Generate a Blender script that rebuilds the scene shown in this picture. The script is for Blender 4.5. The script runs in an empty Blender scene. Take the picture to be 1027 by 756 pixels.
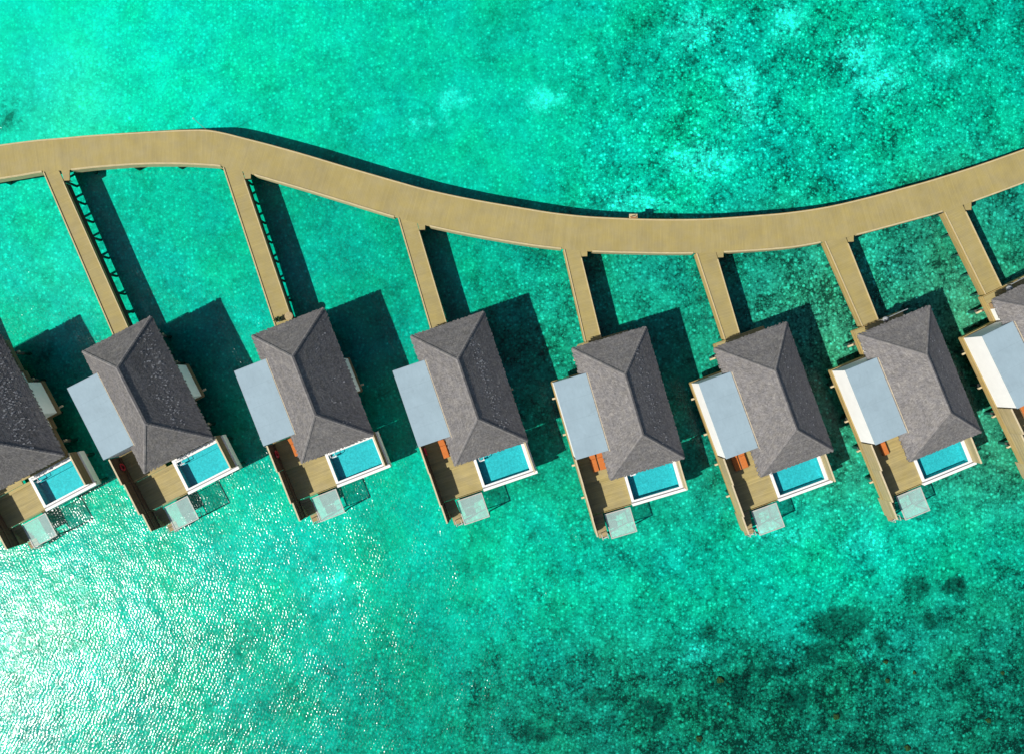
import bpy, bmesh, math, random
from mathutils import Vector, noise

C = bpy.context.scene.collection
R = math.radians
# ------------------------------------------------------------------ plan survey
F, H, CX, CY = 790.0, 83.0, 513.5, 378.0          # lens scale, camera height, plan origin
def P(px, py, z):                                  # survey grid point -> metres at height z
    return Vector(((px - CX) / F * (H - z), -(py - CY) / F * (H - z), z))

# ------------------------------------------------------------------ mesh builder
class MB:
    def __init__(s): s.v = []; s.f = []; s.uv = {}; s.col = {}
    def poly(s, pts, uv=None, col=None):
        n = len(s.v); s.v += [tuple(p) for p in pts]; s.f.append(tuple(range(n, n + len(pts))))
        if uv: s.uv[len(s.f) - 1] = uv
        if col is not None: s.col[len(s.f) - 1] = col
    def box(s, x0, x1, y0, y1, z0, z1, col=None):
        n = len(s.v)
        s.v += [(x0,y0,z0),(x1,y0,z0),(x1,y1,z0),(x0,y1,z0),(x0,y0,z1),(x1,y0,z1),(x1,y1,z1),(x0,y1,z1)]
        for q in ((0,3,2,1),(4,5,6,7),(0,1,5,4),(1,2,6,5),(2,3,7,6),(3,0,4,7)):
            s.f.append(tuple(n + i for i in q))
            if col is not None: s.col[len(s.f) - 1] = col
        return s
    def prism(s, pts, z0, z1):                     # pts: xy, anticlockwise
        n = len(s.v); k = len(pts)
        s.v += [(p[0], p[1], z0) for p in pts] + [(p[0], p[1], z1) for p in pts]
        s.f.append(tuple(n + k - 1 - i for i in range(k))); s.f.append(tuple(n + k + i for i in range(k)))
        for i in range(k):
            j = (i + 1) % k; s.f.append((n + i, n + j, n + k + j, n + k + i))
        return s
    def wallstrip(s, a, b, t, z0, z1):             # upright board between two plan points
        a = Vector(a[:2]); b = Vector(b[:2]); d = (b - a).normalized(); q = Vector((-d.y, d.x)) * t
        pts = [a, b, b + q, a + q]
        if t < 0: pts = pts[::-1]
        return s.prism(pts, z0, z1)
    def tube(s, a, b, r0, r1=None, k=10):
        r1 = r0 if r1 is None else r1
        a = Vector(a); b = Vector(b); d = (b - a).normalized()
        u = d.orthogonal().normalized(); w = d.cross(u); n = len(s.v)
        for c, r in ((a, r0), (b, r1)):
            for i in range(k):
                t = 2 * math.pi * i / k; s.v.append(tuple(c + (u * math.cos(t) + w * math.sin(t)) * r))
        for i in range(k):
            j = (i + 1) % k; s.f.append((n + i, n + j, n + k + j, n + k + i))
        s.f.append(tuple(n + k - 1 - i for i in range(k))); s.f.append(tuple(n + k + i for i in range(k)))
        return s
    def lathe(s, prof, c=(0, 0), k=20):            # prof: (r, z) from bottom to top
        n = len(s.v)
        for r, z in prof:
            for i in range(k):
                t = 2 * math.pi * i / k; s.v.append((c[0] + r * math.cos(t), c[1] + r * math.sin(t), z))
        for m in range(len(prof) - 1):
            for i in range(k):
                j = (i + 1) % k; s.f.append((n + m*k + i, n + m*k + j, n + (m+1)*k + j, n + (m+1)*k + i))
        s.f.append(tuple(n + k - 1 - i for i in range(k)))
        s.f.append(tuple(n + (len(prof)-1)*k + i for i in range(k)))
        return s
    def torus(s, c, R0, r, axis='x', k=28, m=10):
        n = len(s.v)
        for i in range(k):
            a = 2 * math.pi * i / k
            for j in range(m):
                b = 2 * math.pi * j / m
                d = R0 + r * math.cos(b); p = (r * math.sin(b), d * math.cos(a), d * math.sin(a))
                if axis == 'z': p = (p[1], p[2], p[0])
                s.v.append((c[0] + p[0], c[1] + p[1], c[2] + p[2]))
        for i in range(k):
            for j in range(m):
                s.f.append((n + i*m + j, n + ((i+1) % k)*m + j, n + ((i+1) % k)*m + (j+1) % m, n + i*m + (j+1) % m))
        return s
    def mesh(s, name, m, bevel=0.0, smooth=False):
        me = bpy.data.meshes.new(name); me.from_pydata(s.v, [], s.f); me.update()
        if s.uv:
            L = me.uv_layers.new(name='UVMap')
            for i, p in enumerate(me.polygons):
                u = s.uv.get(i)
                for k, li in enumerate(p.loop_indices): L.data[li].uv = u[k] if u else (0, 0)
        if s.col:
            A = me.color_attributes.new('tone', 'FLOAT_COLOR', 'CORNER')
            for i, p in enumerate(me.polygons):
                c = s.col.get(i, 0.5)
                for li in p.loop_indices: A.data[li].color = (c, c, c, 1)
        if bevel:
            bm = bmesh.new(); bm.from_mesh(me)
            bmesh.ops.bevel(bm, geom=[e for e in bm.edges], offset=bevel, segments=1, affect='EDGES', clamp_overlap=True)
            bm.to_mesh(me); bm.free()
        me.materials.append(m)
        if smooth:
            for p in me.polygons: p.use_smooth = True
        return me
    def build(s, name, m, parent=None, **k):
        o = bpy.data.objects.new(name, s.mesh(name, m, **k)); C.objects.link(o)
        if parent: o.parent = parent
        return o

def thing(name, label, cat, loc=(0, 0, 0), rz=0.0, group=None):
    o = bpy.data.objects.new(name, None); C.objects.link(o)
    o.location = loc; o.rotation_euler = (0, 0, rz); o.empty_display_size = .5
    return tag(o, label, cat, group)
def tag(o, label, cat, group=None):
    o['label'] = label; o['category'] = cat
    if group: o['group'] = group
    return o
def share(name, mesh, parent):
    o = bpy.data.objects.new(name, mesh); C.objects.link(o); o.parent = parent; return o

# ------------------------------------------------------------------ materials
class NT:
    def __init__(s, name):
        s.m = bpy.data.materials.new(name); s.m.use_nodes = True; s.t = s.m.node_tree; s.t.nodes.clear()
        s.out = s.n('ShaderNodeOutputMaterial')
    def n(s, kind, **k):
        o = s.t.nodes.new(kind)
        for a, b in k.items(): setattr(o, a, b)
        return o
    def set(s, sock, v):
        if isinstance(v, bpy.types.NodeSocket): s.t.links.new(v, sock)
        else: sock.default_value = v
    def math(s, op, a, b=0.0, c=None, clamp=False):
        o = s.n('ShaderNodeMath', operation=op, use_clamp=clamp); s.set(o.inputs[0], a); s.set(o.inputs[1], b)
        if c is not None: s.set(o.inputs[2], c)
        return o.outputs[0]
    def mix(s, f, a, b, mode='MIX'):
        o = s.n('ShaderNodeMix', data_type='RGBA', blend_type=mode)
        s.set(o.inputs[0], f); s.set(o.inputs[6], a); s.set(o.inputs[7], b); return o.outputs[2]
    def scale(s, col, f):
        o = s.n('ShaderNodeVectorMath', operation='SCALE'); s.set(o.inputs[0], col); s.set(o.inputs[3], f); return o.outputs[0]
    def noise(s, vec, scale, detail=4, rough=.55, dim='3D', dist=0.0):
        o = s.n('ShaderNodeTexNoise', noise_dimensions=dim); s.set(o.inputs['Vector'], vec)
        o.inputs['Scale'].default_value = scale; o.inputs['Detail'].default_value = detail
        o.inputs['Roughness'].default_value = rough; o.inputs['Distortion'].default_value = dist
        return o.outputs[0]
    def ramp(s, f, lo, hi, a=0.0, b=1.0):
        o = s.n('ShaderNodeMapRange'); s.set(o.inputs[0], f); o.inputs[1].default_value = lo; o.inputs[2].default_value = hi
        s.set(o.inputs[3], a); s.set(o.inputs[4], b); return o.outputs[0]
    def coord(s, which='Object'):
        return s.n('ShaderNodeTexCoord').outputs[which]
    def vary(s, c):                                # the same pattern never lands twice in the same place
        r = s.n('ShaderNodeObjectInfo').outputs['Random']
        o = s.n('ShaderNodeVectorMath', operation='ADD'); s.set(o.inputs[0], c)
        k = s.n('ShaderNodeCombineXYZ'); s.set(k.inputs[0], s.math('MULTIPLY', r, 37.0)); s.set(k.inputs[1], s.math('MULTIPLY', r, 61.0)); s.set(k.inputs[2], s.math('MULTIPLY', r, 23.0))
        s.set(o.inputs[1], k.outputs[0]); return o.outputs[0]
    def mapping(s, vec, scale=(1,1,1), rot=(0,0,0)):
        o = s.n('ShaderNodeMapping'); s.set(o.inputs[0], vec); o.inputs['Scale'].default_value = scale
        o.inputs['Rotation'].default_value = rot; return o.outputs[0]
    def sep(s, vec):
        o = s.n('ShaderNodeSeparateXYZ'); s.set(o.inputs[0], vec); return o.outputs
    def bump(s, h, strength=.5, dist=.02):
        o = s.n('ShaderNodeBump'); s.set(o.inputs['Height'], h); o.inputs['Strength'].default_value = strength
        o.inputs['Distance'].default_value = dist; return o.outputs[0]
    def pbr(s, col, rough=.8, normal=None, spec=.3, metal=0.0):
        o = s.n('ShaderNodeBsdfPrincipled'); s.set(o.inputs['Base Color'], col); s.set(o.inputs['Roughness'], rough)
        o.inputs['Specular IOR Level'].default_value = spec; o.inputs['Metallic'].default_value = metal
        if normal: s.set(o.inputs['Normal'], normal)
        s.t.links.new(o.outputs[0], s.out.inputs[0]); return s.m

def plain(name, col, rough=.7, var=.12, scale=3.0, spec=.3, metal=0.0):
    t = NT(name); c = t.vary(t.coord()); a = t.noise(c, scale, 5, .6)
    f = t.ramp(a, .3, .7, 1 - var, 1 + var)
    return t.pbr(t.scale((*col,), f), rough, t.bump(a, .15, .01), spec, metal)

def boards(name, col, axis, w, uv=False, var=.16, fig=.14, grain=(1, 1, 1), gap=.35, rough=.75, grey=.0):
    """wooden boards of width w laid side by side along one axis"""
    t = NT(name); c = t.coord('UV' if uv else 'Object'); x = t.sep(c)[axis]
    q = t.math('DIVIDE', x, w); cell = t.math('FLOOR', q)
    wn = t.n('ShaderNodeTexWhiteNoise', noise_dimensions='1D'); t.set(wn.inputs['W'], t.math('ADD', cell, t.math('MULTIPLY', t.n('ShaderNodeObjectInfo').outputs['Random'], 91.7)))
    rnd = wn.outputs[0]
    c = t.vary(c)
    fr = t.math('FRACT', q); g = t.math('ABSOLUTE', t.math('SUBTRACT', fr, .5))
    line = t.ramp(g, .42, .5, 0, gap)
    gr = t.noise(t.mapping(c, grain), 1.0, 6, .65)
    big = t.noise(c, .5, 5, .65)
    f = t.math('ADD', t.ramp(rnd, 0, 1, 1 - var, 1 + var), t.ramp(gr, .3, .7, -fig, fig))
    f = t.math('ADD', f, t.ramp(big, .3, .7, -.09, .09))
    f = t.math('MULTIPLY', f, t.math('SUBTRACT', 1, line))
    weather = tuple(.5 * (a + sum(col) / 3) for a in col)
    cc = t.mix(t.ramp(t.noise(c, .9, 4, .6), .35, .75, 0, .38), (*col, 1), (*weather, 1))
    return t.pbr(t.scale(cc, f), rough, t.bump(t.math('SUBTRACT', gr, line), .3, .01), .25)

M = {}
WOOD = (.40, .318, .125)
M['deck'] = boards('deck_boards', WOOD, 1, .16, grain=(.6, 9, 3), var=.09, gap=.3)
M['walk'] = boards('boardwalk_boards', (.365, .290, .108), 0, .15, uv=True, var=.035, fig=.06, grain=(9, .5, 1), gap=.26)
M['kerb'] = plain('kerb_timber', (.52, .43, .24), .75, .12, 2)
M['skirt'] = boards('skirt_boards', (.44, .31, .11), 2, .2, grain=(.7, .7, 12))
M['fence'] = boards('fence_boards', (.41, .325, .16), 2, .14, grain=(.6, .6, 10), var=.14)
M['cladding'] = boards('wall_cladding', (.34, .22, .11), 2, .18, grain=(.6, .6, 10))
M['stair'] = boards('stair_boards', (.36, .27, .13), 1, .15, grain=(.6, 9, 3))
M['shade_side'] = boards('shade_side_boards', (.19, .135, .07), 2, .15, grain=(.6, .6, 10))  # boards of the sides facing away from the sun, shade put into the colour
M['shade_lining'] = boards('shade_dark_lining', (.13, .085, .05), 2, .15, grain=(.6, .6, 10))  # shade of the fence's inner face, put into a dark brown
M['beam'] = plain('beam_timber', (.60, .50, .32), .8)
M['pile'] = plain('pile_concrete', (.12, .115, .10), .9, .25)
M['shade_stringer'] = plain('shade_dark_stringer', (.05, .042, .03), .9, .3)  # near-black colour stands in for shade under the jetty edge
M['plaster'] = plain('white_plaster', (.86, .86, .83), .85, .03, 1.2)
M['rim'] = plain('pool_coping', (.84, .83, .80), .6, .05, 4)
M['drain'] = plain('drain_grille', (.30, .29, .29), .6, .3, 14)
M['frame'] = plain('weathered_frame', (.50, .49, .45), .6, .12, 5)
M['steel'] = plain('pale_steel', (.7, .72, .73), .35, .05, 5, .5, .6)
M['dark_metal'] = plain('dark_metal', (.10, .11, .12), .5, .1)
M['cushion'] = plain('orange_cushion', (.56, .17, .04), .9, .12, 6)
M['teak'] = plain('teak_frame', (.33, .16, .07), .7, .2, 6)
M['ring'] = plain('red_ring', (.62, .04, .05), .6, .1)
M['white'] = plain('white_band', (.8, .8, .8), .6, .05)
M['pebble_grey'] = plain('grey_shell', (.36, .37, .38), .7, .2, 6)
M['tan'] = plain('tan_wicker', (.40, .31, .17), .9, .25, 9)
M['leaf'] = plain('dark_leaves', (.05, .085, .03), .6, .4, 8)
M['pot'] = plain('blue_grey_pot', (.20, .25, .34), .5, .15, 5)
M['coral'] = plain('brown_coral', (.20, .075, .02), .9, .5, 7)

def slab_mat():
    t = NT('annex_concrete'); c0 = t.coord(); c = t.vary(c0)
    a = t.noise(c, .55, 5, .6); b = t.noise(t.mapping(c, (1.5, .5, 1)), 3, 5, .7)
    f = t.math('ADD', t.ramp(a, .3, .7, .93, 1.05), t.ramp(b, .3, .75, -.04, .05))
    st = t.ramp(t.noise(c, 1.1, 6, .7, dist=1.5), .56, .70, 0, .42)
    col = t.mix(st, (.30, .40, .45, 1), (.235, .305, .34, 1))
    y = t.math('ABSOLUTE', t.math('SUBTRACT', t.math('FRACT', t.math('DIVIDE', t.sep(c0)[1], 2.02)), .5))
    f = t.math('MULTIPLY', f, t.ramp(y, .480, .497, 1.0, .92))      # sheet joints
    return t.pbr(t.scale(col, f), .75, t.bump(b, .2, .01), .3)
M['slab'] = slab_mat()

def thatch_mat():
    t = NT('thatch_shingle'); c = t.vary(t.coord())
    at = t.n('ShaderNodeAttribute', attribute_name='tone').outputs['Fac']
    fine = t.noise(c, 13, 5, .7); mid = t.noise(c, .55, 5, .65)
    f = t.math('ADD', t.ramp(fine, .25, .75, .55, 1.45), t.ramp(mid, .3, .7, -.12, .10))
    base = t.mix(t.ramp(t.noise(c, 1.7, 3, .6), .4, .65), (.156, .148, .147, 1), (.180, .168, .157, 1))
    col = t.scale(base, t.math('MULTIPLY', f, t.math('MULTIPLY', at, 2.0)))
    return t.pbr(col, .85, t.bump(fine, .2, .015), .15)
M['thatch'] = thatch_mat()

def net_mat():
    t = NT('woven_net'); c = t.vary(t.coord())
    d = t.n('ShaderNodeBsdfDiffuse'); d.inputs[0].default_value = (.62, .84, .79, 1)
    tr = t.n('ShaderNodeBsdfTransparent')
    mx = t.n('ShaderNodeMixShader')
    t.set(mx.inputs[0], t.ramp(t.noise(c, 2.2, 5, .65), .3, .7, .27, .35))
    t.t.links.new(tr.outputs[0], mx.inputs[1]); t.t.links.new(d.outputs[0], mx.inputs[2])
    t.t.links.new(mx.outputs[0], t.out.inputs[0]); return t.m
M['net'] = net_mat()

def glassy(name, tint, rough, normal_fn, ior=1.33):
    """clear water: the light passes, tinted; the surface mirrors by Fresnel"""
    t = NT(name); nrm = normal_fn(t)
    tr = t.n('ShaderNodeBsdfTransparent'); tr.inputs[0].default_value = (*tint, 1)
    gl = t.n('ShaderNodeBsdfGlossy'); gl.inputs['Roughness'].default_value = rough
    fr = t.n('ShaderNodeFresnel'); fr.inputs['IOR'].default_value = ior
    t.t.links.new(nrm, gl.inputs['Normal'])
    mx = t.n('ShaderNodeMixShader'); t.t.links.new(fr.outputs[0], mx.inputs[0])
    t.t.links.new(tr.outputs[0], mx.inputs[1]); t.t.links.new(gl.outputs[0], mx.inputs[2])
    t.t.links.new(mx.outputs[0], t.out.inputs[0]); return t.m

def sea_normal(t):
    c = t.coord(); wob = t.noise(c, .75, 2, .5); wob2 = t.noise(t.mapping(c, (1, 1, 1), (0, 0, .9)), 1.1, 2, .5)
    def train(deg, length, phase, amount):          # wind ripples whose crests bend and break up
        x = t.sep(t.mapping(c, (1, 1, 1), (0, 0, R(-deg))))[0]
        k = 2 * math.pi / length
        return t.math('SINE', t.math('ADD', t.math('MULTIPLY', x, k), t.math('MULTIPLY', phase, amount)))
    gust = t.ramp(t.noise(c, .16, 4, .65), .3, .7, .35, 1.15)
    gust2 = t.ramp(t.noise(t.mapping(c, (1, .5, 1), (0, 0, R(-25))), .5, 3, .6), .3, .7, .45, 1.2)
    h = t.math('ADD', t.math('MULTIPLY', train(-22, .36, wob, 17.0), .0078), t.math('MULTIPLY', train(26, .29, wob2, 15.0), .0054))
    h = t.math('MULTIPLY', t.math('MULTIPLY', h, gust), gust2)
    h = t.math('ADD', h, t.math('MULTIPLY', t.noise(c, 4.5, 1, .5), .022))
    h = t.math('ADD', h, t.math('MULTIPLY', t.noise(c, .5, 1, .5), .10))
    return t.bump(h, 1.0, 1.0)
def pool_normal(t):
    return t.bump(t.noise(t.coord(), 3.0, 3, .5), 1.0, .02)
M['sea'] = glassy('sea_water', (.36, .94, .88), .175, sea_normal)
M['pool_water'] = glassy('pool_water', (.38, .95, .97), .08, pool_normal)

def tile_mat():
    t = NT('pool_tiles'); c = t.vary(t.coord())
    a = t.noise(c, 3.2, 6, .75); f = t.ramp(a, .25, .75, .75, 1.25)
    v = t.n('ShaderNodeTexVoronoi', feature='F1'); t.set(v.inputs['Vector'], c); v.inputs['Scale'].default_value = 6.0
    f = t.math('MULTIPLY', f, t.ramp(v.outputs['Distance'], 0, .8, .85, 1.15))
    return t.pbr(t.scale((.20, .53, .56), f), .5)
M['tiles'] = tile_mat()

def bed_mat():
    t = NT('seabed_sand'); c = t.coord()
    at = t.n('ShaderNodeAttribute', attribute_name='bed')
    s = t.n('ShaderNodeSeparateColor'); t.set(s.inputs[0], at.outputs['Color'])
    tone, olive, rub = s.outputs[0], s.outputs[1], s.outputs[2]
    s2 = t.n('ShaderNodeSeparateColor'); t.set(s2.inputs[0], t.n('ShaderNodeAttribute', attribute_name='patch').outputs['Color'])
    reef, shoal = s2.outputs[0], s2.outputs[1]
    ragged = t.noise(c, .62, 8, .82); ragged2 = t.noise(t.mapping(c, (1, 1, 1), (0, 0, 1.0)), .7, 8, .8)
    weed = t.ramp(t.math('ADD', ragged, t.math('MULTIPLY', reef, .42)), .62, .80)       # weed and coral growth
    drift = t.ramp(t.math('ADD', ragged2, t.math('MULTIPLY', shoal, .56)), .63, .85)    # drifts of white sand
    mid = t.noise(c, .30, 5, .62); n2 = t.noise(c, 1.15, 5, .65, dist=.6); n3 = t.noise(c, 3.4, 3, .7)
    def rubble(scale, reach):                                       # pale stones and shell patches, each its own tone
        v = t.n('ShaderNodeTexVoronoi', feature='F1'); t.set(v.inputs['Vector'], c); v.inputs['Scale'].default_value = scale
        k = t.sep(v.outputs['Color'])[0]
        return t.math('MULTIPLY', t.ramp(v.outputs['Distance'], reach * .25, reach, 1.0, 0.0), t.math('POWER', k, 1.6))
    st = t.math('ADD', rubble(2.4, .52), t.math('MULTIPLY', rubble(4.6, .5), .8))
    amp = t.math('ADD', .22, t.math('MULTIPLY', rub, 1.5))
    f = t.math('MULTIPLY', t.ramp(mid, .25, .75, -.34, .34), amp)
    f = t.math('ADD', f, t.math('MULTIPLY', t.ramp(n2, .28, .72, -.30, .30), amp))
    f = t.math('ADD', f, t.math('MULTIPLY', t.ramp(n3, .25, .75, -.36, .34), amp))
    f = t.math('ADD', f, t.math('MULTIPLY', t.math('SUBTRACT', st, .30), t.math('MULTIPLY', amp, .95)))
    f = t.math('MAXIMUM', t.math('ADD', 1.0, f), .14)
    clear = t.mix(t.ramp(t.noise(c, .13, 4, .6), .35, .65), (.008, .90, .59, 1), (.008, .88, .76, 1))
    sand = t.mix(olive, clear, (1.7, 1.0, .52, 1))
    pale = t.mix(t.ramp(f, 1.3, 2.3, 0, .6), sand, (.28, .92, .88, 1))
    pale = t.mix(weed, pale, (.02, .27, .20, 1))
    pale = t.mix(t.math('MULTIPLY', drift, .8), pale, (.20, 1.55, 1.38, 1))
    col = t.scale(pale, t.math('MULTIPLY', tone, f))
    return t.pbr(col, .95, t.bump(n3, .4, .08), .1)
M['bed'] = bed_mat()

# ------------------------------------------------------------------ sea bed and water
def lin(v):
    v /= 255.0
    return v / 12.92 if v <= .04045 else ((v + .055) / 1.055) ** 2.4
# surveyed bed brightness: x, y, tone, olive, rubble
SPOTS = [(40,20,225,0,.1),(150,40,221,0,.25),(60,105,233,.06,.2),(150,100,223,0,.25),(280,30,212,0,.25),(260,100,207,0,.3),
 (10,95,203,0,.2),(380,50,200,0,.3),(450,30,192,0,.3),(420,110,192,0,.3),(480,150,200,0,.25),(540,100,200,0,.35),(560,40,194,0,.35),
 (620,60,190,0,.6),(640,150,200,0,.7),(710,110,200,0,.8),(690,160,210,0,.8),(740,60,196,0,.8),(760,110,194,0,.8),(800,20,194,0,.7),
 (850,60,200,0,.8),(900,100,198,0,.7),(960,40,186,0,.7),(1010,30,180,0,.7),(980,120,190,0,.7),(1020,100,182,0,.7),(800,150,188,0,.8),(870,150,188,0,.8),
 (30,230,208,0,.3),(60,290,206,.04,.3),(20,320,196,0,.3),(150,200,190,0,.3),(170,260,186,0,.35),(200,230,184,0,.3),(230,300,188,0,.3),
 (320,215,178,0,.3),(340,260,170,0,.35),(400,300,168,0,.35),(385,360,164,0,.35),(470,260,168,0,.4),(520,280,170,0,.6),(545,330,164,.04,.8),(560,400,150,.05,.6),
 (640,290,158,.03,.7),(690,300,162,.03,.7),(700,360,146,.08,.7),(780,280,158,.08,.9),(800,310,170,.22,1.0),(830,340,160,.3,.9),(845,400,140,.3,.8),
 (760,265,140,0,.8),(900,270,166,.05,.9),(960,245,140,.15,.8),(965,300,150,.42,.9),(1000,230,156,.05,.8),(1010,210,160,.05,.8),
 (980,370,140,.38,.8),(1000,430,150,.28,.8),(985,460,150,.15,.7),(850,470,158,.12,.7),(700,460,150,.05,.6),(560,460,158,.02,.5),(380,470,180,0,.3),(250,420,170,0,.3),
 (50,360,170,0,.3),(210,350,176,0,.3),(30,580,196,0,.3),(30,700,186,0,.4),(120,520,190,0,.3),(200,560,196,0,.3),(200,700,178,0,.4),(300,540,198,0,.25),(320,620,186,0,.35),
 (330,710,168,0,.5),(420,540,194,0,.3),(440,600,180,0,.4),(420,700,158,0,.6),(520,560,203,0,.45),(540,640,168,0,.7),(520,720,142,.02,.8),(600,580,193,0,.6),(620,680,144,.03,.9),
 (580,740,132,.03,.9),(660,600,183,0,.6),(700,620,173,0,.7),(680,700,140,.03,.9),(760,540,187,0,.6),(800,580,191,0,.6),(740,680,132,.03,1.0),(760,740,130,.04,1.0),
 (870,540,201,0,.6),(940,540,191,0,.6),(1000,520,181,0,.6),(850,560,199,0,.6),(900,640,154,.02,.9),(960,650,142,.03,.9),(1010,640,136,.03,.9),(870,700,136,.04,1.0),
 (940,730,132,.04,1.0),(1010,720,130,.04,1.0),(640,520,181,.02,.5),(590,540,191,0,.5),(700,560,181,0,.6)]
DARK = [(838,628,26,20,.55),(858,618,16,16,.4),(822,650,18,14,.3),(920,588,13,9,.5),(958,588,12,9,.5),(915,596,8,8,.3),(47,357,7,7,.45),(20,395,10,9,.3),
        (740,690,26,18,.3),(800,700,24,16,.3),(655,715,22,18,.3),(885,640,14,12,.25),(935,620,20,14,.2),(600,695,20,12,.25),(770,670,22,12,.25),
        (712,632,10,8,.3),(535,540,14,6,.2),(8,115,12,18,.18),(540,735,26,10,.25),(870,745,30,10,.25),(960,690,26,14,.25)]
BRIGHT = [(545,100,16,12,.25),(700,160,30,16,.25),(745,95,14,26,.22),(862,52,20,18,.28),(884,82,24,18,.22),(790,20,18,18,.22),(700,30,30,20,.12),
          (640,205,30,10,.2),(75,110,60,28,-.15),(455,103,14,10,.2),(425,125,14,8,.15),(870,655,10,10,.22),(700,655,14,10,.18),(330,590,30,20,.1),(865,545,26,18,.05),(780,535,40,16,.1),(945,60,14,14,.15)]
def bed_value(px, py):
    sw = st = so = sr = 0.0
    for x, y, g, o, r in SPOTS:
        d2 = ((px - x) ** 2 + (py - y) ** 2) / (38.0 ** 2)
        w = math.exp(-min(d2, 60) / 2) + 1e-5 / (1 + d2)
        sw += w; st += w * g; so += w * min(1, o * 1.7); sr += w * r
    tone = lin(st / sw)
    wob = 1 + .5 * noise.noise(Vector((px * .06, py * .06, 0))) + .35 * noise.noise(Vector((px * .15, py * .15, 3)))
    pt = []
    for L in (DARK, BRIGHT):
        q = 0.0
        for x, y, a, b, k in L:
            d2 = ((px - x) / a) ** 2 + ((py - y) / b) ** 2
            if d2 < 9: q = max(q, min(1, .35 + k * 1.5) * wob * math.exp(-d2 / 1.6))
        pt.append(q)
    base = .33 * max(0, min(1, (py - 590) / 70)) * max(0, min(1, (px - 480) / 90))
    pt[0] = max(pt[0], base)
    return tone, so / sw, sr / sw, pt[0], pt[1]
def axis(lim, step, far):
    a = []; x = 0.0
    while x <= lim: a.append(x); x += step
    d = step
    while x < far: a.append(x); d *= 1.5; x += d
    a.append(far)
    return [-q for q in a[:0:-1]] + a
BZ = -1.25
BED_GAIN = 1.40
xs, ys = axis(62, .8, 2500), axis(46, .8, 2500)
bv, bf, bc, bp2 = [], [], [], []
for y in ys:
    for x in xs:
        inside = abs(x) < 66 and abs(y) < 50
        bv.append((x, y, BZ + (.12 * noise.noise(Vector((x * .12, y * .12, 1))) if inside else 0)))
        px, py = CX + x * F / (H - BZ), CY - y * F / (H - BZ)
        t_, o_, r_, d_, w_ = bed_value(min(max(px, -40), 1070), min(max(py, -40), 800))
        bc.append((t_ * BED_GAIN, o_, r_)); bp2.append((d_, w_, 0))
nx = len(xs)
for j in range(len(ys) - 1):
    for i in range(nx - 1): bf.append((j*nx + i, j*nx + i + 1, (j+1)*nx + i + 1, (j+1)*nx + i))
me = bpy.data.meshes.new('seabed'); me.from_pydata(bv, [], bf); me.update()
A = me.color_attributes.new('bed', 'FLOAT_COLOR', 'POINT')
for i, c in enumerate(bc): A.data[i].color = (*c, 1)
A2 = me.color_attributes.new('patch', 'FLOAT_COLOR', 'POINT')
for i, c in enumerate(bp2): A2.data[i].color = (*c, 1)
me.materials.append(M['bed'])
for p in me.polygons: p.use_smooth = True
o = bpy.data.objects.new('seabed', me); C.objects.link(o); o['kind'] = 'structure'
sea = MB(); sea.poly([(-2500,-2500,0),(2500,-2500,0),(2500,2500,0),(-2500,2500,0)])
o = sea.build('sea_water', M['sea']); o['kind'] = 'structure'

# ------------------------------------------------------------------ boardwalk
TOP = [(-170,176),(-110,164),(-50,153),(0,145.9),(38,141.1),(61,139.2),(89,136.6),(140,133.4),(160,132.2),(185,131.1),(208,131.1),(225,134.0),(246,139.3),(270,145.4),(305,155.2),
       (350,168.6),(400,183.0),(427,190.4),(472,200.0),(530,210.0),(554,213.8),(588,217.5),(629,219.6),(660,220.4),(704,220.2),(732,218.6),(759,216.5),(790,213.8),(828,208.2),
       (869,198.9),(920,185.2),(935,180.9),(976,168.0),(1027,150.2),(1080,130),(1140,105),(1200,78)]
BOT = [(-170,216),(-110,203),(-50,191),(0,182.7),(20,179.6),(44,175.6),(70,174.0),(95,171.3),(140,168.2),(178,167.8),(205,168.9),(224,170.6),(252,178.0),(270,183.2),(301,192),
       (342,204.3),(396,220.5),(428,228.8),(472,237.9),(530,247.7),(564,251.8),(590,254.2),(660,256),(695,256),(727,255),(790,250.6),(825,245.0),(856,238.6),(920,221.9),
       (942,215.8),(974,205.5),(1027,186.3),(1080,165),(1140,140),(1200,112)]
BOT = [(x, y - (378 - y) * .0155) for x, y in BOT]
def smooth(tab, x):
    i = max(1, min(len(tab) - 3, next((k for k in range(len(tab) - 1) if tab[k + 1][0] >= x), len(tab) - 2)))
    p0, p1, p2, p3 = tab[i-1], tab[i], tab[i+1], tab[i+2]
    t = (x - p1[0]) / (p2[0] - p1[0]); h = p2[0] - p1[0]
    m1 = (p2[1] - p0[1]) / (p2[0] - p0[0]) * h; m2 = (p3[1] - p1[1]) / (p3[0] - p1[0]) * h
    return ((2*t**3 - 3*t**2 + 1) * p1[1] + (t**3 - 2*t**2 + t) * m1 + (-2*t**3 + 3*t**2) * p2[1] + (t**3 - t**2) * m2)
DZ, SK = 1.75, .45
SKL = .8                                           # foot of the sunny-side skirts
JET = {1: ((-122,178),(-47,360),(-101,192),(-30,352)),       # left edge top/bottom, right edge top/bottom
 2: ((43.6,173),(113,334.7),(64.2,183),(127.8,326)), 3: ((224,168.5),(274.5,322.9),(245.9,181.2),(291.8,316.8)),
 4: ((399.5,219),(430.5,325),(420.7,232.3),(447,320.6)), 5: ((565.5,250.5),(586.5,342),(583.4,259),(602.7,337.6)),
 6: ((698.3,254.5),(726.8,341),(720.0,260),(742.3,335.7)), 7: ((827,242.5),(866,331),(850.6,244.3),(880.8,320.5)),
 8: ((947,213.5),(989,298),(968.6,212.5),(1005.5,289.5))}
bw = thing('boardwalk', 'long curving tan timber boardwalk on piles that links all the villa jetties', 'boardwalk', P(513, 236, 0))
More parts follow.
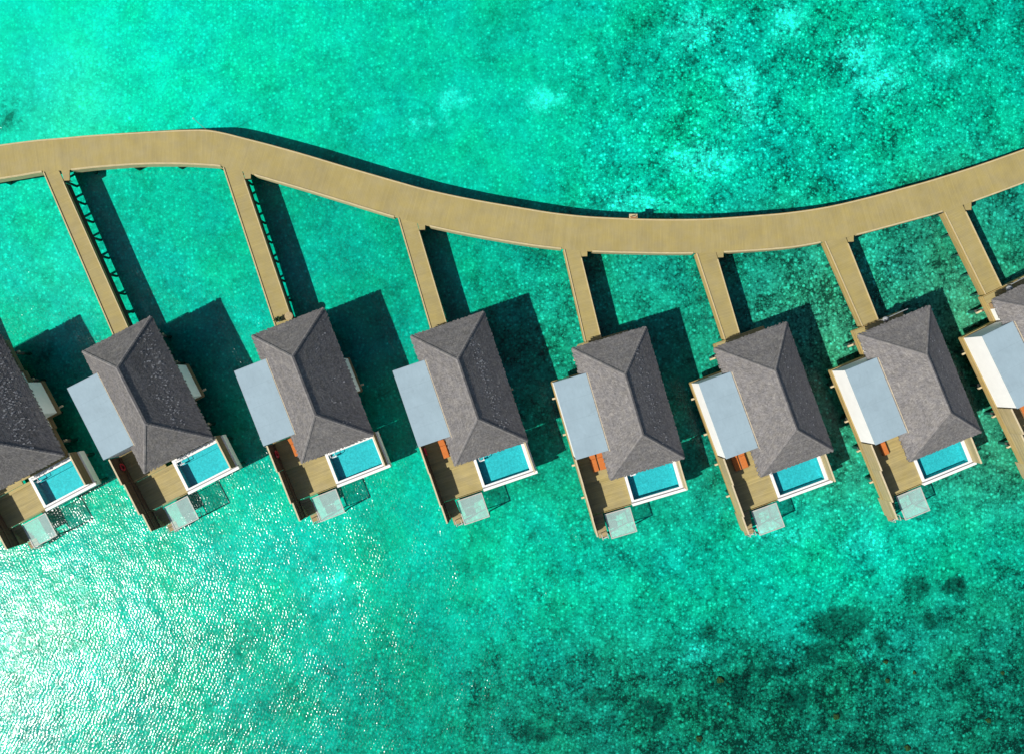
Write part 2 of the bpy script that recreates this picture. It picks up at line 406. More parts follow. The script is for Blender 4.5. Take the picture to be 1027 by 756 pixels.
B0 = bw.location
deck = MB(); lk = MB(); ls = MB(); runs = []
prev = None; u = 0.0; side = []
for k in range(-160, 1190, 5):
    sl = (smooth(TOP, k + 6) + smooth(BOT, k + 6) - smooth(TOP, k - 6) - smooth(BOT, k - 6)) / 24
    s = sl / math.hypot(1, sl) * 18
    xt, xb = k + s, k - s
    a = P(xt, smooth(TOP, xt), DZ) - B0; b = P(xb, smooth(BOT, xb), DZ) - B0
    side.append((a, b, xb))
def blocked(x): return any(j[0][0] - .5 < x < j[2][0] + 6 for j in JET.values())
for (a0, b0, x0), (a1, b1, x1) in zip(side, side[1:]):
    du = (((a1 + b1) - (a0 + b0)) / 2).length; w = (a0 - b0).length
    deck.poly([b0, b1, a1, a0], uv=[(u, 0), (u + du, 0), (u + du, w), (u, w)])
    dn = Vector((0, 0, -.14))
    deck.poly([a0 + dn, a1 + dn, b1 + dn, b0 + dn]); u += du
    lk.wallstrip(a0, a1, -.11, DZ + .004, DZ + .075); ls.wallstrip(a0, a1, .05, SK, DZ + .02)
    if blocked(x0) or blocked(x1):
        if runs and runs[-1]: runs.append(None)
    else:
        if not runs or runs[-1] is None:
            if runs: runs.pop()
            runs.append([MB(), MB()])
        runs[-1][0].wallstrip(b0, b1, .11, DZ + .004, DZ + .075); runs[-1][1].wallstrip(b0, b1, -.05, .75, DZ + .02)
deck.build('deck', M['walk'], bw)
lk.build('kerb', M['kerb'], bw); ls.build('skirt', M['skirt'], bw)
for r_ in runs:
    if r_: r_[0].build('kerb', M['kerb'], bw); r_[1].build('skirt', M['kerb'], bw)
npile = 0
for i in range(3, len(side), 9):
    a, b, x = side[i]
    for q in (.12, .88):
        p = a.lerp(b, q); m_ = MB(); m_.tube((p.x, p.y, BZ - .3), (p.x, p.y, 1.3), .2); m_.build('pile', M['pile'], bw)
    m_ = MB(); pa, pb = a.lerp(b, .03), a.lerp(b, .97); d = (pb - pa).normalized(); nrm = Vector((-d.y, d.x, 0)) * .14
    m_.prism([pa - nrm, pb - nrm, pb + nrm, pa + nrm], 1.3, 1.58); m_.build('crossbeam', M['pile'], bw)
# small fittings on the far edge of the boardwalk
bp_ = P(207.5, 131.6, 1.6)
lp = thing('light_pole', 'thin pale pole leaning over the water at the bend of the boardwalk', 'pole', (bp_.x, bp_.y, 1.6))
m_ = MB(); m_.tube((0, .06, -.3), (-.05, .18, 3.3), .025, .015, 8); m_.build('post', M['frame'], lp)
m_ = MB(); m_.lathe([(.04,3.28),(.07,3.32),(.05,3.42)], (-.05,.18), 10); m_.build('lamp_head', M['frame'], lp)
bp_ = P(635, 220.2, 1.6)
sl = thing('swim_ladder', 'small brown timber ladder hung on the far edge of the boardwalk', 'ladder', (bp_.x, bp_.y, 0))
for x in (-.28, .28):
    m_ = MB(); m_.tube((x, .62, -.2), (x, .12, 2.45), .05); m_.build('rail', M['teak'], sl)
m_ = MB()
for k in range(6): m_.box(-.28, .28, .46 - k * .08, .6 - k * .08, .1 + k * .33, .15 + k * .33)
m_.build('rungs', M['teak'], sl)
m_ = MB(); m_.box(-.42, .42, .1, .52, 1.62, 1.72); m_.build('landing', M['kerb'], sl)

# ------------------------------------------------------------------ villas
VP = {1: (-2.3, 414.2, 28), 2: (147.9, 396, 27), 3: (313.4, 386.5, 21.4), 4: (470.5, 389.7, 18.8),
      5: (630.1, 404.5, 16.4), 6: (776, 400.5, 20), 7: (922.6, 384.6, 22.2), 8: (1059.9, 345.6, 26)}
WHICH = {1: 'grey thatched overwater villa cut off by the left edge of the photo',
         2: 'grey thatched villa, second from left, beside the glittering water',
         3: 'grey thatched villa, third from left, with a round tan table at its entrance',
         4: 'grey thatched villa, fourth from left, just left of the middle of the row',
         5: 'grey thatched villa, fourth from right, two orange loungers in the sun',
         6: 'grey thatched villa, third from right, with a thin strip of white side wall',
         7: 'grey thatched villa, second from right, with a broad sunlit white side wall',
         8: 'grey thatched overwater villa cut off by the right edge of the photo'}
ORD = {1: 'leftmost', 2: 'second from left', 3: 'third from left', 4: 'fourth from left', 5: 'fourth from right', 6: 'third from right', 7: 'second from right', 8: 'rightmost'}
EX, EY, EZ, RY, RZ = 3.8, 6.75, 4.9, 2.95, 8.3
DK, LD = 2.1, 1.75                                  # house floor, lower deck

def roof_mesh(seed, speck, villa_tone=1.0):
    """hip roof laid in courses of shingles, each one a little off its neighbours"""
    rnd = random.Random(seed); m = MB()
    core = [(-EX, -EY, EZ - .12), (EX, -EY, EZ - .12), (EX, EY, EZ - .12), (-EX, EY, EZ - .12), (0, -RY, RZ - .12), (0, RY, RZ - .12)]
    core = [(x * .985, y * .985, z) for x, y, z in core]
    n = len(m.v); m.v += core
    for f in ((0,1,4),(1,2,5,4),(2,3,5),(3,0,4,5),(3,2,1,0)):
        m.f.append(tuple(n + i for i in f)); m.col[len(m.f) - 1] = .3
    corners = [Vector((-EX,-EY,EZ)), Vector((EX,-EY,EZ)), Vector((EX,EY,EZ)), Vector((-EX,EY,EZ))]
    S, N = Vector((0,-RY,RZ)), Vector((0,RY,RZ))
    slopes = [(corners[0], corners[1], S, S, 's'), (corners[1], corners[2], S, N, 'e'), (corners[2], corners[3], N, N, 'n'), (corners[3], corners[0], N, S, 'w')]
    rows = 30
    for a, b, c, d, key in slopes:                   # a,b along the eave, c above a, d above b
        nrm = (b - a).cross(c - a).normalized()
        if nrm.z < 0: nrm = -nrm
        along = (b - a).normalized(); up = nrm.cross(along)
        if up.z < 0: up = -up
        for r in range(rows):
            t0, t1 = r / rows - .008, min((r + 1.55) / rows, 1)
            la, lb = a.lerp(c, t0), b.lerp(d, t0); ha, hb = a.lerp(c, t1), b.lerp(d, t1)
            Lw = (lb - la).length; wid = .20 if r == 0 else .13; k = max(1, int(Lw / wid)); rowtone = rnd.uniform(.94, 1.06)
            s0 = 0.0
            for i in range(k):
                s1 = (i + 1) / k + (rnd.uniform(-.3, .3) / k if i < k - 1 else 0)
                j = rnd.uniform(-.06, .03) - ((.02, .085)[i % 2] * rnd.uniform(.7, 1.3) if r == 0 else 0)
                lift = rnd.uniform(.010, .022); tone = rnd.uniform(.39, .61) * rowtone
                pn = noise.noise(Vector((i * .31 + seed, r * .6, {'s':0,'e':7,'n':3,'w':5}[key])))
                tone *= (1 + .05 * pn) * villa_tone
                if key == 'e' and speck and .08 < t0 < .62:
                    line = .52 - .30 * (s0 if speck > 0 else 0)
                    if abs(t0 - line) < .30 and rnd.random() < .26 * abs(speck) * (1 - abs(t0 - line) / .3) and pn > -.3:
                        q0 = la.lerp(lb, s0 + (s1 - s0) * rnd.uniform(0, .4)) + nrm * (lift + .03) - up * .01
                        q1 = q0 + along * rnd.uniform(.07, .15); du_ = up * rnd.uniform(.08, .2)
                        m.poly([q0, q1, q1 + du_, q0 + du_], col=rnd.uniform(.75, 1.6))
                p = [la.lerp(lb, s0), la.lerp(lb, s1), ha.lerp(hb, s1), ha.lerp(hb, s0)]
                p[0] = p[0] + nrm * lift + up * j; p[1] = p[1] + nrm * (lift + rnd.uniform(-.008, .008)) + up * j
                m.poly(p, col=tone)
                if r == 0:                           # ragged drip of the eave
                    e = Vector((0, 0, -.16)); m.poly([p[0] + e, p[1] + e, p[1], p[0]], col=tone * .9)
                s0 = s1
    return m.mesh('roof', M['thatch'])
def cap_mesh(seed):
    rnd = random.Random(seed + 50); m = MB()
    def run(a, b, w):
        a, b = Vector(a), Vector(b); d = (b - a); L = d.length; d.normalize()
        sd = Vector((-d.y, d.x, 0)).normalized(); k = int(L / .3)
        for i in range(k):
            p, q = a + d * (L * i / k - .03), a + d * (L * (i + 1) / k); t = rnd.uniform(.5, .66)
            l0, l1 = Vector((0, 0, .10 + rnd.uniform(-.01, .02))), Vector((0, 0, .075)); dr = Vector((0, 0, -w * .62))
            for s_ in (1, -1):
                pts = [p + l0, q + l1, q + l1 + sd * s_ * w + dr, p + l0 + sd * s_ * w + dr]
                m.poly(pts if s_ < 0 else pts[::-1], col=t)
    run((0, RY, RZ), (0, -RY, RZ), .17)
    for sx in (1, -1):
        for sy in (1, -1): run((sx * EX, sy * EY, EZ), (0, sy * RY, RZ), .13)
    return m.mesh('ridge_cap', M['thatch'])

# shared meshes (villa local frame: x across, y towards the boardwalk)
S = {}
m = MB()                                            # house platform
m.prism([(-2.75,-6.55),(2.42,-6.55),(2.42,-3.3),(2.62,-3.3),(2.62,-2.1),(3.74,-2.1),(3.74,1.5),(2.62,1.5),(2.62,3.3),(2.42,3.3),(2.42,6.95),(-2.85,6.95),(-2.85,4.08),(-6.55,4.08),(-6.55,-3.8),(-2.75,-3.8)][::1], DK - .22, DK)
S['house_deck'] = m.mesh('deck', M['deck'])
m = MB(); m.prism([(-6.5,-10.2),(-2.14,-10.2),(-2.14,-7.25),(-6.5,-7.25)], LD - .16, LD)
m.box(-6.5,-2.14,-7.247,-6.9, LD-.16, LD+.12); m.box(-6.5,-2.78,-6.897,-3.83, DK-.16, DK)
S['lower_deck'] = m.mesh('deck', M['deck'])
def skirt(pts, z0, z1, t=.06):
    m = MB()
    for a, b in zip(pts, pts[1:]): m.wallstrip(a, b, t, z0, z1)
    return m
m = skirt([(-6.56,-10.25),(-6.56,4.12),(-2.88,4.12),(-2.88,6.98),(2.45,6.98)], 1.32, DK - .02); S['skirt'] = m.mesh('skirt', M['skirt'])
m = skirt([(2.45,6.98),(2.45,3.33),(2.65,3.33),(2.65,1.53),(3.77,1.53),(3.77,-2.13),(2.65,-2.13),(2.65,-3.33),(2.45,-3.33),(2.45,-6.5)], 1.5, DK - .02); S['side_skirt'] = m.mesh('skirt', M['shade_side'])  # darker boards here carry the shade of the right-hand side
m = MB(); m.wallstrip((-6.5,-10.26),(-2.2,-10.26),-.05,1.35,LD+.03); S['front_skirt'] = m.mesh('skirt', M['skirt'])
m = MB(); m.box(-2.7, 2.38, -6.15, 6.1, DK + .002, EZ + .05); S['wall'] = m.mesh('wall', M['cladding'])
m = MB(); m.box(2.3, 2.56, -3.25, 3.25, DK + .003, EZ - .05); m.box(2.3, 3.72, -2.06, 1.46, DK + .004, EZ - .02); S['bay'] = m.mesh('bay', M['plaster'])
m = MB(); m.box(-2.76, -2.2, 4.2, 5.5, DK + .004, EZ + .04); S['entry'] = m.mesh('entry_wall', M['plaster'])
m = MB(); m.box(-6.52, -2.75, -3.78, 4.05, DK + .005, 5.28); S['annex'] = m.mesh('annex', M['plaster'])
m = MB(); m.box(-6.56, -2.6, -3.84, 4.1, 5.283, 5.42); S['annex_roof'] = m.mesh('annex_roof', M['slab'], bevel=.015)
m = MB(); m.box(-3.16, -3.09, -3.95, 4.05, 5.4, 5.53); S['flash'] = m.mesh('flashing', M['beam'])
# glazing and doors on the pool side and the entrance
m = MB(); m.box(-2.2, 2.0, -6.2, -6.155, DK + .05, 4.4); S['glass_frame'] = m.mesh('sliding_door', M['teak'])
m = MB()
for x in (-2.1, -.72, .66): m.box(x, x + 1.24, -6.215, -6.203, DK + .15, 4.3)
S['glass'] = m.mesh('pane', plain('dark_glazing', (.03, .05, .06), .08, .05, 2, .6))
m = MB(); m.box(-1.7, -.6, 6.105, 6.16, DK + .02, 4.3); S['door'] = m.mesh('door', M['teak'])
m = MB(); m.tube((-.75, 6.2, 3.1), (-.75, 6.2, 3.3), .03); S['handle'] = m.mesh('handle', M['steel'])
# pool
m = MB(); m.box(-2.11, 3.70, -10.44, -6.58, .85, 1.05); m.box(-2.11,-1.86,-10.06,-6.58,1.05,1.88); m.box(3.06,3.70,-10.06,-6.58,1.05,1.88)
m.box(-1.86,3.06,-10.06,-9.93,1.05,1.88); m.box(-1.86,3.06,-7.0,-6.58,1.05,1.88); m.box(-2.11,3.70,-10.44,-10.2,1.05,1.86); m.box(-2.11,3.70,-10.2,-10.06,1.05,1.5)
S['tank'] = m.mesh('pool_tank', M['plaster'])
m = MB(); m.box(-2.13,-1.84,-10.06,-6.6,1.883,1.93); m.box(3.04,3.36,-10.06,-6.6,1.883,1.93); m.box(-1.838,3.038,-10.08,-9.90,1.883,1.925); m.box(-2.13,3.74,-10.47,-10.2,1.863,1.925); m.box(-1.838,3.038,-7.02,-6.6,1.883,1.93)
S['rim'] = m.mesh('pool_rim', M['rim'])
m = MB(); m.box(-2.1, 3.7, -10.195, -10.065, 1.503, 1.78)
S['drain'] = m.mesh('drain_grille', M['drain'])
m = MB(); i_ = [(-1.85,-9.92),(3.05,-9.92),(3.05,-7.01),(-1.85,-7.01)]
m.poly([(x, y, 1.06) for x, y in i_])
for k in range(4):
    a, b = i_[k], i_[(k+1) % 4]; m.poly([(b[0],b[1],1.06),(a[0],a[1],1.06),(a[0],a[1],1.88),(b[0],b[1],1.88)])
m.box(-1.845, 3.045, -7.5, -7.015, 1.063, 1.5)
S['tiles'] = m.mesh('pool_lining', M['tiles'])
m = MB(); m.poly([(-1.855,-9.925,1.83),(3.055,-9.925,1.83),(3.055,-7.005,1.83),(-1.855,-7.005,1.83)]); S['pool_water'] = m.mesh('pool_water', M['pool_water'])
m = MB()
for x in (-1.5, -1.0):
    m.tube((x,-6.85,1.9),(x,-6.85,2.55),.03); m.tube((x,-6.85,2.55),(x,-7.35,2.5),.03); m.tube((x,-7.35,2.5),(x,-7.4,1.6),.03)
m.box(-1.5,-1.0,-7.45,-7.3,1.95,2.0)
S['handrail'] = m.mesh('pool_handrail', M['white'])
# net platform beyond the deck
m = MB(); m.box(-5.16,-2.4,-10.60,-10.5,1.60,1.68); m.box(-5.16,-2.4,-13.15,-13.05,1.60,1.68); m.box(-5.16,-5.06,-13.05,-10.60,1.60,1.68); m.box(-2.50,-2.4,-13.05,-10.60,1.60,1.68)
S['net_frame'] = m.mesh('net_frame', M['frame'])
m = MB(); m.box(-5.045,-2.515,-13.035,-10.615,1.63,1.64); S['net'] = m.mesh('net', M['net'])
# stair down to the sea
m = MB()
for k in range(6): m.box(-6.36,-5.3,-10.36-.3*(k+1),-10.36-.3*k+.02,LD-.2*(k+1)-.06,LD-.2*(k+1)-.001*k)
m.box(-6.42,-6.36,-12.2,-10.3,.3,1.5); 
S['stair'] = m.mesh('stair', M['stair'])
m = MB(); m.box(-6.3,-5.3,-13.0,-12.2,.28,.38); S['landing'] = m.mesh('landing', M['stair'])
m = MB()
for x in (-6.0,-5.4):
    m.tube((x,-12.55,.35),(x,-12.55,1.3),.035); m.tube((x,-12.55,1.3),(x,-13.1,1.2),.035); m.tube((x,-13.1,1.2),(x,-13.25,-.7),.035)
for k in range(3): m.box(-6.0,-5.4,-13.24,-13.1,-.5+.3*k,-.45+.3*k)
S['ladder'] = m.mesh('swim_ladder', M['frame'])
m = MB(); m.tube((0,0,BZ-.3),(0,0,1.3),.17,k=12); S['pile'] = m.mesh('pile', M['pile'])
# fence: three stepped panels; each has a frame on its inner face and a capping
FX = -6.56
def panel(y0, y1, z1, z0):
    m = MB(); m.box(FX - .05, FX + .05, y0, y1, z0, z1)
    return m
PAN = [(-6.72,-3.88,4.35,1.36),(-10.16,-6.73,3.95,1.36),(-12.15,-10.17,3.35,.75)]
for k, (a, b, z1, z0) in enumerate(PAN):
    S['panel%d' % k] = panel(a, b, z1, z0).mesh('panel', M['fence'])
    m = MB(); m.box(FX - .075, FX + .075, a, b, z1 + .002, z1 + .06); S['cap%d' % k] = m.mesh('capping', M['beam'])
    m = MB(); nq = 3
    for q in range(nq + 1):
        y = a + .06 + (b - a - .12) * q / nq; m.box(FX + .052, FX + .13, y - .05, y + .05, z0 + .4, z1 - .02)
    m.box(FX + .132, FX + .17, a, b, 2.62, 2.72)
    m.box(FX + .053, FX + .075, a + .02, b - .02, z0 + .3, z1 - .03)  # backing board added to darken the inner face as if in shade
    S['stud%d' % k] = m.mesh('stud', M['shade_lining'])
m = MB(); m.box(3.42, 3.52, -10.12, -6.5, 1.935, 3.3); S['screen'] = m.mesh('panel', M['fence'])
m = MB(); m.box(3.523, 3.545, -10.1, -6.52, 1.94, 3.28); S['screen_back'] = m.mesh('shade_lining', M['shade_side'])  # added board, its dark colour paints the shade on the outer face
m = MB(); m.box(3.40, 3.55, -10.14, -6.48, 3.303, 3.36); S['screen_cap'] = m.mesh('capping', M['beam'])
# lounger
m = MB()
for x in (-.33, .33): m.box(x - .03, x + .03, -.98, .98, .26, .33)
for y in (-.95, -.4, .3, .95): m.box(-.3, .3, y - .04, y + .04, .26, .32)
S['l_frame'] = m.mesh('frame', M['teak'])
m = MB(); m.box(-.04,.04,-.04,.04,0,.26); S['l_leg'] = m.mesh('leg', M['teak'])
m = MB(); m.box(-.31,.31,-.96,.32,.335,.43); S['l_seat'] = m.mesh('cushion', M['cushion'], bevel=.03)
m = MB(); m.prism([(-.31,.33),(.31,.33),(.31,.95),(-.31,.95)], 0, .09)
bk = m.mesh('back_cushion', M['cushion'], bevel=.03)
for v in bk.vertices:
    if v.co.y > .3: v.co.z += .35 + (v.co.y - .33) * .55
S['l_back'] = bk

# loungers, rings and the objects by the entrances in local coordinates
LOUNGE = {2: [-3.78], 3: [-4.55, -3.75], 4: [-4.55, -3.70], 5: [-4.75, -3.98], 6: [-5.1, -4.32], 7: [-4.72], 8: [-4.3]}
HOW = {2: 'orange sun lounger half hidden by the roof of the second villa from left',
       8: 'orange sun lounger on the rightmost villa, cut by the picture edge', 7: 'single orange sun lounger beside the wall shadow on the second villa from right'}
def lounger(v, k, x, world):
    if v in HOW: lab = HOW[v]
    else: lab = ('shaded' if k == 0 else 'sunlit') + ' orange sun lounger ' + ('nearer the fence' if k == 0 else 'nearer the thatched roof') + ' on the villa ' + ORD[v]
    t = thing('sun_lounger', lab, 'sun lounger', world(x, -4.95, DK), R(VP[v][2]), 'orange sun loungers on the villa decks')
    share('frame', S['l_frame'], t); share('cushion', S['l_seat'], t); share('back_cushion', S['l_back'], t)
    for sx in (-.3, .3):
        for sy in (-.9, .9): q = share('leg', S['l_leg'], t); q.location = (sx, sy, 0)

ROOF_TONE = {1: .88, 2: .90, 3: .96, 4: 1.0, 5: 1.06, 6: 1.08, 7: 1.12, 8: 1.12}  # tone factor of each roof, rising from left to right
SPECK = {1: 1.2, 2: 1.0, 3: .15, 4: -1.0, 5: -.7, 6: -.35, 7: -.2, 8: .2}
for v, (px, py, deg) in VP.items():
    c = P(px, py, EZ); rz = R(deg)
    def world(x, y, z, c=c, rz=rz):
        return Vector((c.x + x * math.cos(rz) - y * math.sin(rz), c.y + x * math.sin(rz) + y * math.cos(rz), z))
    t = thing('overwater_villa', WHICH[v], 'villa', (c.x, c.y, 0), rz, 'thatched overwater villas in a row')
    roof = share('roof', roof_mesh(v * 11, SPECK[v], ROOF_TONE[v]), t); share('ridge_cap', cap_mesh(v), roof)
    share('deck', S['house_deck'], t); share('deck', S['lower_deck'], t)
    share('skirt', S['skirt'], t); share('skirt', S['side_skirt'], t); share('skirt', S['front_skirt'], t)
    share('wall', S['wall'], t); share('bay', S['bay'], t); share('entry_wall', S['entry'], t)
    an = share('annex', S['annex'], t); share('annex_roof', S['annex_roof'], an); share('flashing', S['flash'], an)
    g = share('sliding_door', S['glass_frame'], t); share('pane', S['glass'], g)
    g = share('door', S['door'], t); share('handle', S['handle'], g)
    pt = share('pool_tank', S['tank'], t); share('pool_rim', S['rim'], pt); share('drain_grille', S['drain'], pt); share('pool_lining', S['tiles'], pt); share('pool_water', S['pool_water'], pt)
    share('pool_handrail', S['handrail'], t)
    nf = share('net_platform', S['net_frame'], t); share('net', S['net'], nf)
    st = share('stair', S['stair'], t); share('landing', S['landing'], st); share('swim_ladder', S['ladder'], st)
    for y in (-8.3, -4.8, -1.5, 2.4, 5.6):
        m_ = MB(); x0, x1 = (-6.95 if y < 4 else -3.7), (4.1 if -2.2 < y < 2 else 2.8)
        if y < -6: x1 = -2.3
        m_.box(x0, x1, y - .09, y + .09, 1.06, 1.30); m_.build('crossbeam', M['beam'], t)
        for x in (-6.2, -3.0, 0.0, 2.4):
            if (y > 4 and x < -4) or (y < -6 and x > -2.5): continue
            q = share('pile', S['pile'], t); q.location = (x, y, 0)
    for x, y in ((-1.8, -10), (3.3, -10), (3.3, -7), (-5.1, -13.05), (-2.46, -13.05)):
        q = share('pile', S['pile'], t); q.location = (x, y, 0)
        if y < -12: q.scale = (.4, .4, 1.10); q.location.z = .12
    # fences
    fb = world(FX, -8, 0)
    f = thing('privacy_fence', 'stepped wooden privacy fence along the narrow deck of the villa ' + ORD[v], 'fence', fb, rz, 'stepped privacy fences on the villa decks')
    for k in range(3):
        p = share('panel', S['panel%d' % k], f); p.location = (-FX, 8, 0)
        share('capping', S['cap%d' % k], p); share('stud', S['stud%d' % k], p)
    fb = world(3.47, -8.3, 0)
    f = thing('pool_screen', 'plain wooden screen along the pool of the villa ' + ORD[v], 'fence', fb, rz, 'wooden screens beside the pools')
    p = share('panel', S['screen'], f); p.location = (-3.47, 8.3, 0); share('capping', S['screen_cap'], p); share('shade_lining', S['screen_back'], p)
    for k, x in enumerate(LOUNGE.get(v, [])): lounger(v, k, x, world)
    if v in (2, 3, 4):
        b = world(FX + .21, -5.0 if v != 4 else -4.6, 3.05)
        lr = thing('life_ring', 'red life ring hanging on the privacy fence of the villa ' + ORD[v], 'life ring', b, rz, 'red life rings on the fences')
        m_ = MB(); m_.torus((0, 0, 0), .34, .085); m_.build('ring', M['ring'], lr, smooth=True)
        m_ = MB()
        for a in range(4):
            a = a * math.pi / 2 + .6; m_.torus((0, .34 * math.cos(a), .34 * math.sin(a)), .09, .012, k=10, m=6)
        m_.build('rope', M['white'], lr)
    if v in (7, 8):
        b = world(.05 if v == 7 else -.75, 6.95 if v == 7 else 6.75, DK)
        d = thing('dome_lamp', 'grey domed lamp on a post at the entrance of the villa ' + ORD[v], 'lamp', b, rz, 'grey domed lamps at the entrances')
        m_ = MB(); m_.tube((0, 0, 0), (0, 0, 1.0), .06); m_.build('post', M['dark_metal'], d)
        m_ = MB(); m_.lathe([(.05,.95),(.30,1.0),(.32,1.1),(.27,1.26),(.15,1.38),(.02,1.42)]); m_.build('shade', M['pebble_grey'], d, smooth=True)
        b = world(1.1, 7.0, DK)
        rl = thing('rail', 'pale handrail beside the entrance of the villa ' + ORD[v], 'railing', b, rz, 'pale handrails at the entrances')
        m_ = MB(); m_.tube((-1.4, .02, .95), (1.5, .10, .95), .04, k=8); m_.build('top_rail', M['steel'], rl)
        for x in (-1.3, 0, 1.4): m_ = MB(); m_.tube((x, .05, -.1), (x, .05, .93), .03, k=8); m_.build('post', M['steel'], rl)
    if v == 3:
        b = world(-.33, 7.72, DZ + .004)
        d = thing('round_table', 'low round tan table at the end of the jetty of the third villa from left', 'table', b, rz)
        m_ = MB(); m_.tube((0, 0, .06), (0, 0, .40), .04); m_.build('leg', M['teak'], d)
        m_ = MB(); m_.lathe([(.40,.38),(.43,.41),(.43,.44),(.36,.47),(.02,.48)], k=22); m_.build('table_top', M['tan'], d)
        m_ = MB(); m_.lathe([(.22,0),(.22,.05),(.06,.08)]); m_.build('base', M['teak'], d)
        b = world(-1.45, 7.78, DZ + .004)
        d = thing('potted_plant', 'dark leafy plant in a blue grey pot beside the round tan table', 'plant', b, rz)
        m_ = MB(); m_.lathe([(.16,0),(.24,.3),(.27,.55),(.23,.56),(.2,.5)]); m_.build('pot', M['pot'], d, smooth=True)
        rr = random.Random(4); m_ = MB()
        for k in range(70):
            a, e, L = rr.uniform(0, 6.28), rr.uniform(.1, 1.2), rr.uniform(.3, .62)
            d0 = Vector((math.cos(a) * math.cos(e), math.sin(a) * math.cos(e), math.sin(e))); sd = Vector((-math.sin(a), math.cos(a), 0)) * .06
            o_ = Vector((0, 0, .5)); dp = Vector((0, 0, -.15 * L))
            m_.poly([o_, o_ + d0 * L * .55 + sd, o_ + d0 * L + dp, o_ + d0 * L * .55 - sd])
        m_.build('leaves', M['leaf'], d)

# ------------------------------------------------------------------ jetties from the boardwalk to the villas
for v, (l0, l1, r0, r1) in JET.items():
    L0, L1, R0, R1 = (Vector(q) for q in (l0, l1, r0, r1))
    dl, dr = (L1 - L0).normalized(), (R1 - R0).normalized()
    ext = {1: 14, 2: 13, 3: 12, 4: 11, 5: 9, 6: 8, 7: 8, 8: 8}[v]
    L1 += dl * ext; R1 += dr * ext
    mid = P(*((L0 + R1) / 2), 0)
    t = thing('access_jetty', 'narrow timber jetty from the boardwalk to the villa ' + ORD[v], 'jetty', mid, 0, 'narrow jetties from the boardwalk to the villas')
    def W(q, z=DZ - .004): return P(q[0], q[1], z) - Vector((mid.x, mid.y, 0))
    a, b, c_, d = W(L0 - dl * 12), W(L1), W(R1), W(R0 - dr * 12)
    Ln = (b - a).length; wd = (c_ - b).length
    ax_ = ((b - a) + (c_ - d)).normalized(); ay_ = Vector((-ax_.y, ax_.x, 0))
    def UV(p): return ((p - a).dot(ax_), (p - a).dot(ay_))
    m_ = MB(); m_.poly([a, b, c_, d], uv=[UV(a), UV(b), UV(c_), UV(d)])
    dn = Vector((0, 0, -.13)); m_.poly([d + dn, c_ + dn, b + dn, a + dn])
    # little corner step where the jetty meets the boardwalk
    yb = smooth(BOT, R0[0] + 6.5)
    q = [W((R0[0], R0[1] - 1.5), DZ - .002), W((R0[0] + 5.6, R0[1] - 1.8), DZ - .002), W((R0[0] + 5.6, min(yb, R0[1]) - 5), DZ - .002), W((R0[0] - 3, R0[1] - 12), DZ - .002)]
    m_.poly(q, uv=[UV(p) for p in q]); m_.poly([p + dn for p in q][::-1])
    m_.build('deck', M['walk'], t)
    for e0, e1, s_ in ((W(L0), b, 1), (W(R0), c_, -1)):
        m_ = MB(); m_.wallstrip(e0, e1, .09 * s_, DZ, DZ + .09); m_.build('kerb', M['kerb'], t)
        m_ = MB(); m_.wallstrip(e0, e1, -.05 * s_, SKL if s_ > 0 else 1.5, DZ + .02); m_.build('skirt', M['skirt'], t)
        if s_ < 0: m_ = MB(); m_.wallstrip(e0, e1, -.10, SK, 1.498); m_.build('shade_stringer', M['shade_stringer'], t)  # dark strip painting the shade on the right side
    m_ = MB(); m_.wallstrip(q[0], q[1], .05, 1.2, DZ - .02); m_.build('shade_stringer', M['shade_stringer'], t)  # shade below the corner step, painted as a dark strip
    n_ = max(2, round(Ln / 2.3))
    for k in range(n_):
        f_ = (k + .5) / n_
        p0, p1 = a.lerp(b, f_), d.lerp(c_, f_)
        for p in (p0.lerp(p1, .2), p0.lerp(p1, .9)):
            m_ = MB(); m_.tube((p.x, p.y, BZ - .3), (p.x, p.y, 1.3), .13); m_.build('pile', M['pile'], t)
        nv = (b - a).normalized() * .1; m_ = MB(); m_.prism([p0 - nv, p0 + nv, p1 + nv, p1 - nv], 1.3, 1.55); m_.build('crossbeam', M['pile'], t)

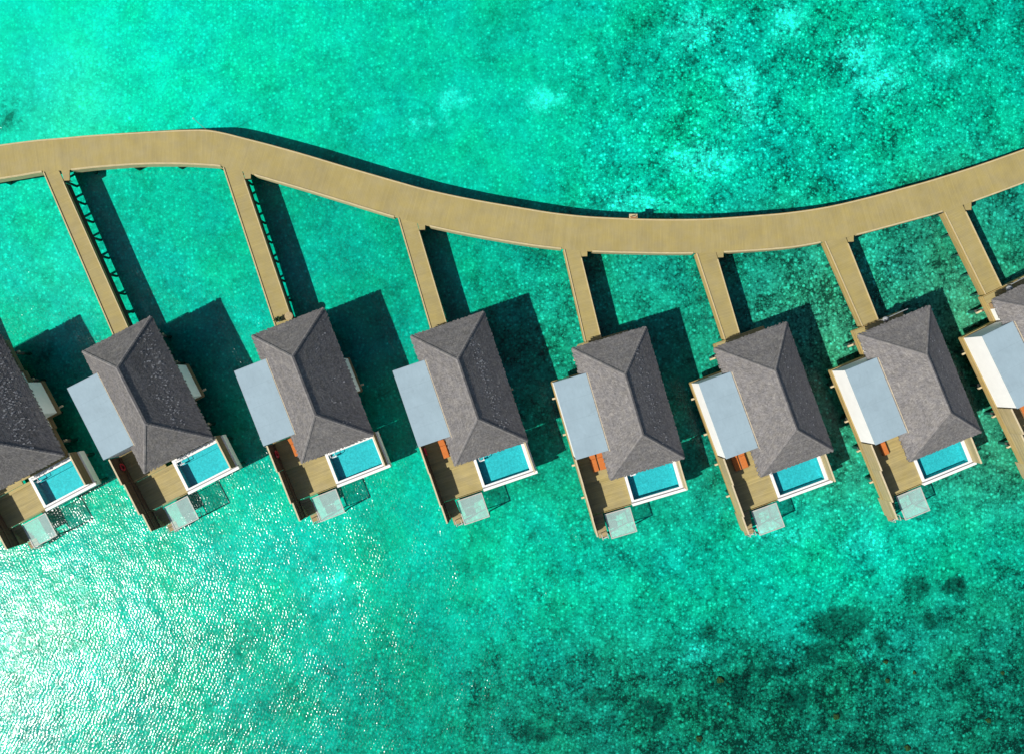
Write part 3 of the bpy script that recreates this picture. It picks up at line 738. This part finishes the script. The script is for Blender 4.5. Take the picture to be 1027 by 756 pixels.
# ------------------------------------------------------------------ coral heads
rr = random.Random(9)
for px, py, r in [(722,681,.34),(701,740,.3),(838.5,718,.3),(890,682,.24),(888,663,.22),(730,705,.16),(991,722,.24),(910,749,.3),(1005,674,.2),(917,674,.2)]:
    p = P(px, py, BZ); bm = bmesh.new(); bmesh.ops.create_icosphere(bm, subdivisions=3, radius=r)
    for v in bm.verts:
        n_ = noise.noise(v.co * 5 + Vector((px, py, 0))); v.co *= 1 + .55 * n_; v.co.z *= .7
    me = bpy.data.meshes.new('coral_head'); bm.to_mesh(me); bm.free(); me.materials.append(M['coral'])
    o = bpy.data.objects.new('coral_head', me); C.objects.link(o); o.location = (p.x, p.y, BZ + r * .3)
    tag(o, 'small brown coral head under the water in the dark lower right reef', 'coral', 'brown coral heads on the reef')

# ------------------------------------------------------------------ camera and light
cam = bpy.data.cameras.new('camera'); co = bpy.data.objects.new('camera', cam); C.objects.link(co)
cam.sensor_width = 36; cam.lens = 36 * F / 1027; cam.clip_end = 6000
co.location = (0, 0, H); co.rotation_euler = (0, 0, 0)
bpy.context.scene.camera = co

TAN, AZ = .845, R(28)                                # shadows fall towards AZ (from +X, anticlockwise)
elev = math.atan(1 / TAN)
sd = Vector((-math.cos(AZ) * math.cos(elev), -math.sin(AZ) * math.cos(elev), math.sin(elev)))
sun = bpy.data.lights.new('sun', 'SUN'); sun.energy = 4.7; sun.angle = R(.7); sun.color = (1, .955, .875)
so = bpy.data.objects.new('sun', sun); C.objects.link(so); so.rotation_euler = sd.to_track_quat('Z', 'Y').to_euler(); so.location = sd * 60
w = bpy.data.worlds.new('World'); bpy.context.scene.world = w; w.use_nodes = True
nt = w.node_tree; sky = nt.nodes.new('ShaderNodeTexSky'); sky.sky_type = 'NISHITA'; sky.sun_disc = False
sky.sun_elevation = elev; sky.sun_rotation = math.atan2(sd.x, sd.y)
bg = nt.nodes['Background']; bg.inputs[1].default_value = .088; nt.links.new(sky.outputs[0], bg.inputs[0])
sc = bpy.context.scene
sc.view_settings.view_transform = 'Standard'; sc.view_settings.look = 'None'; sc.view_settings.exposure = 0; sc.view_settings.gamma = 1
sc.view_settings.use_curve_mapping = False
sc.cycles.transparent_max_bounces = 16
sc.cycles.max_bounces = 6; sc.cycles.diffuse_bounces = 3; sc.cycles.glossy_bounces = 2; sc.cycles.transmission_bounces = 2
sc.cycles.caustics_reflective = False; sc.cycles.caustics_refractive = False; sc.cycles.use_denoising = True
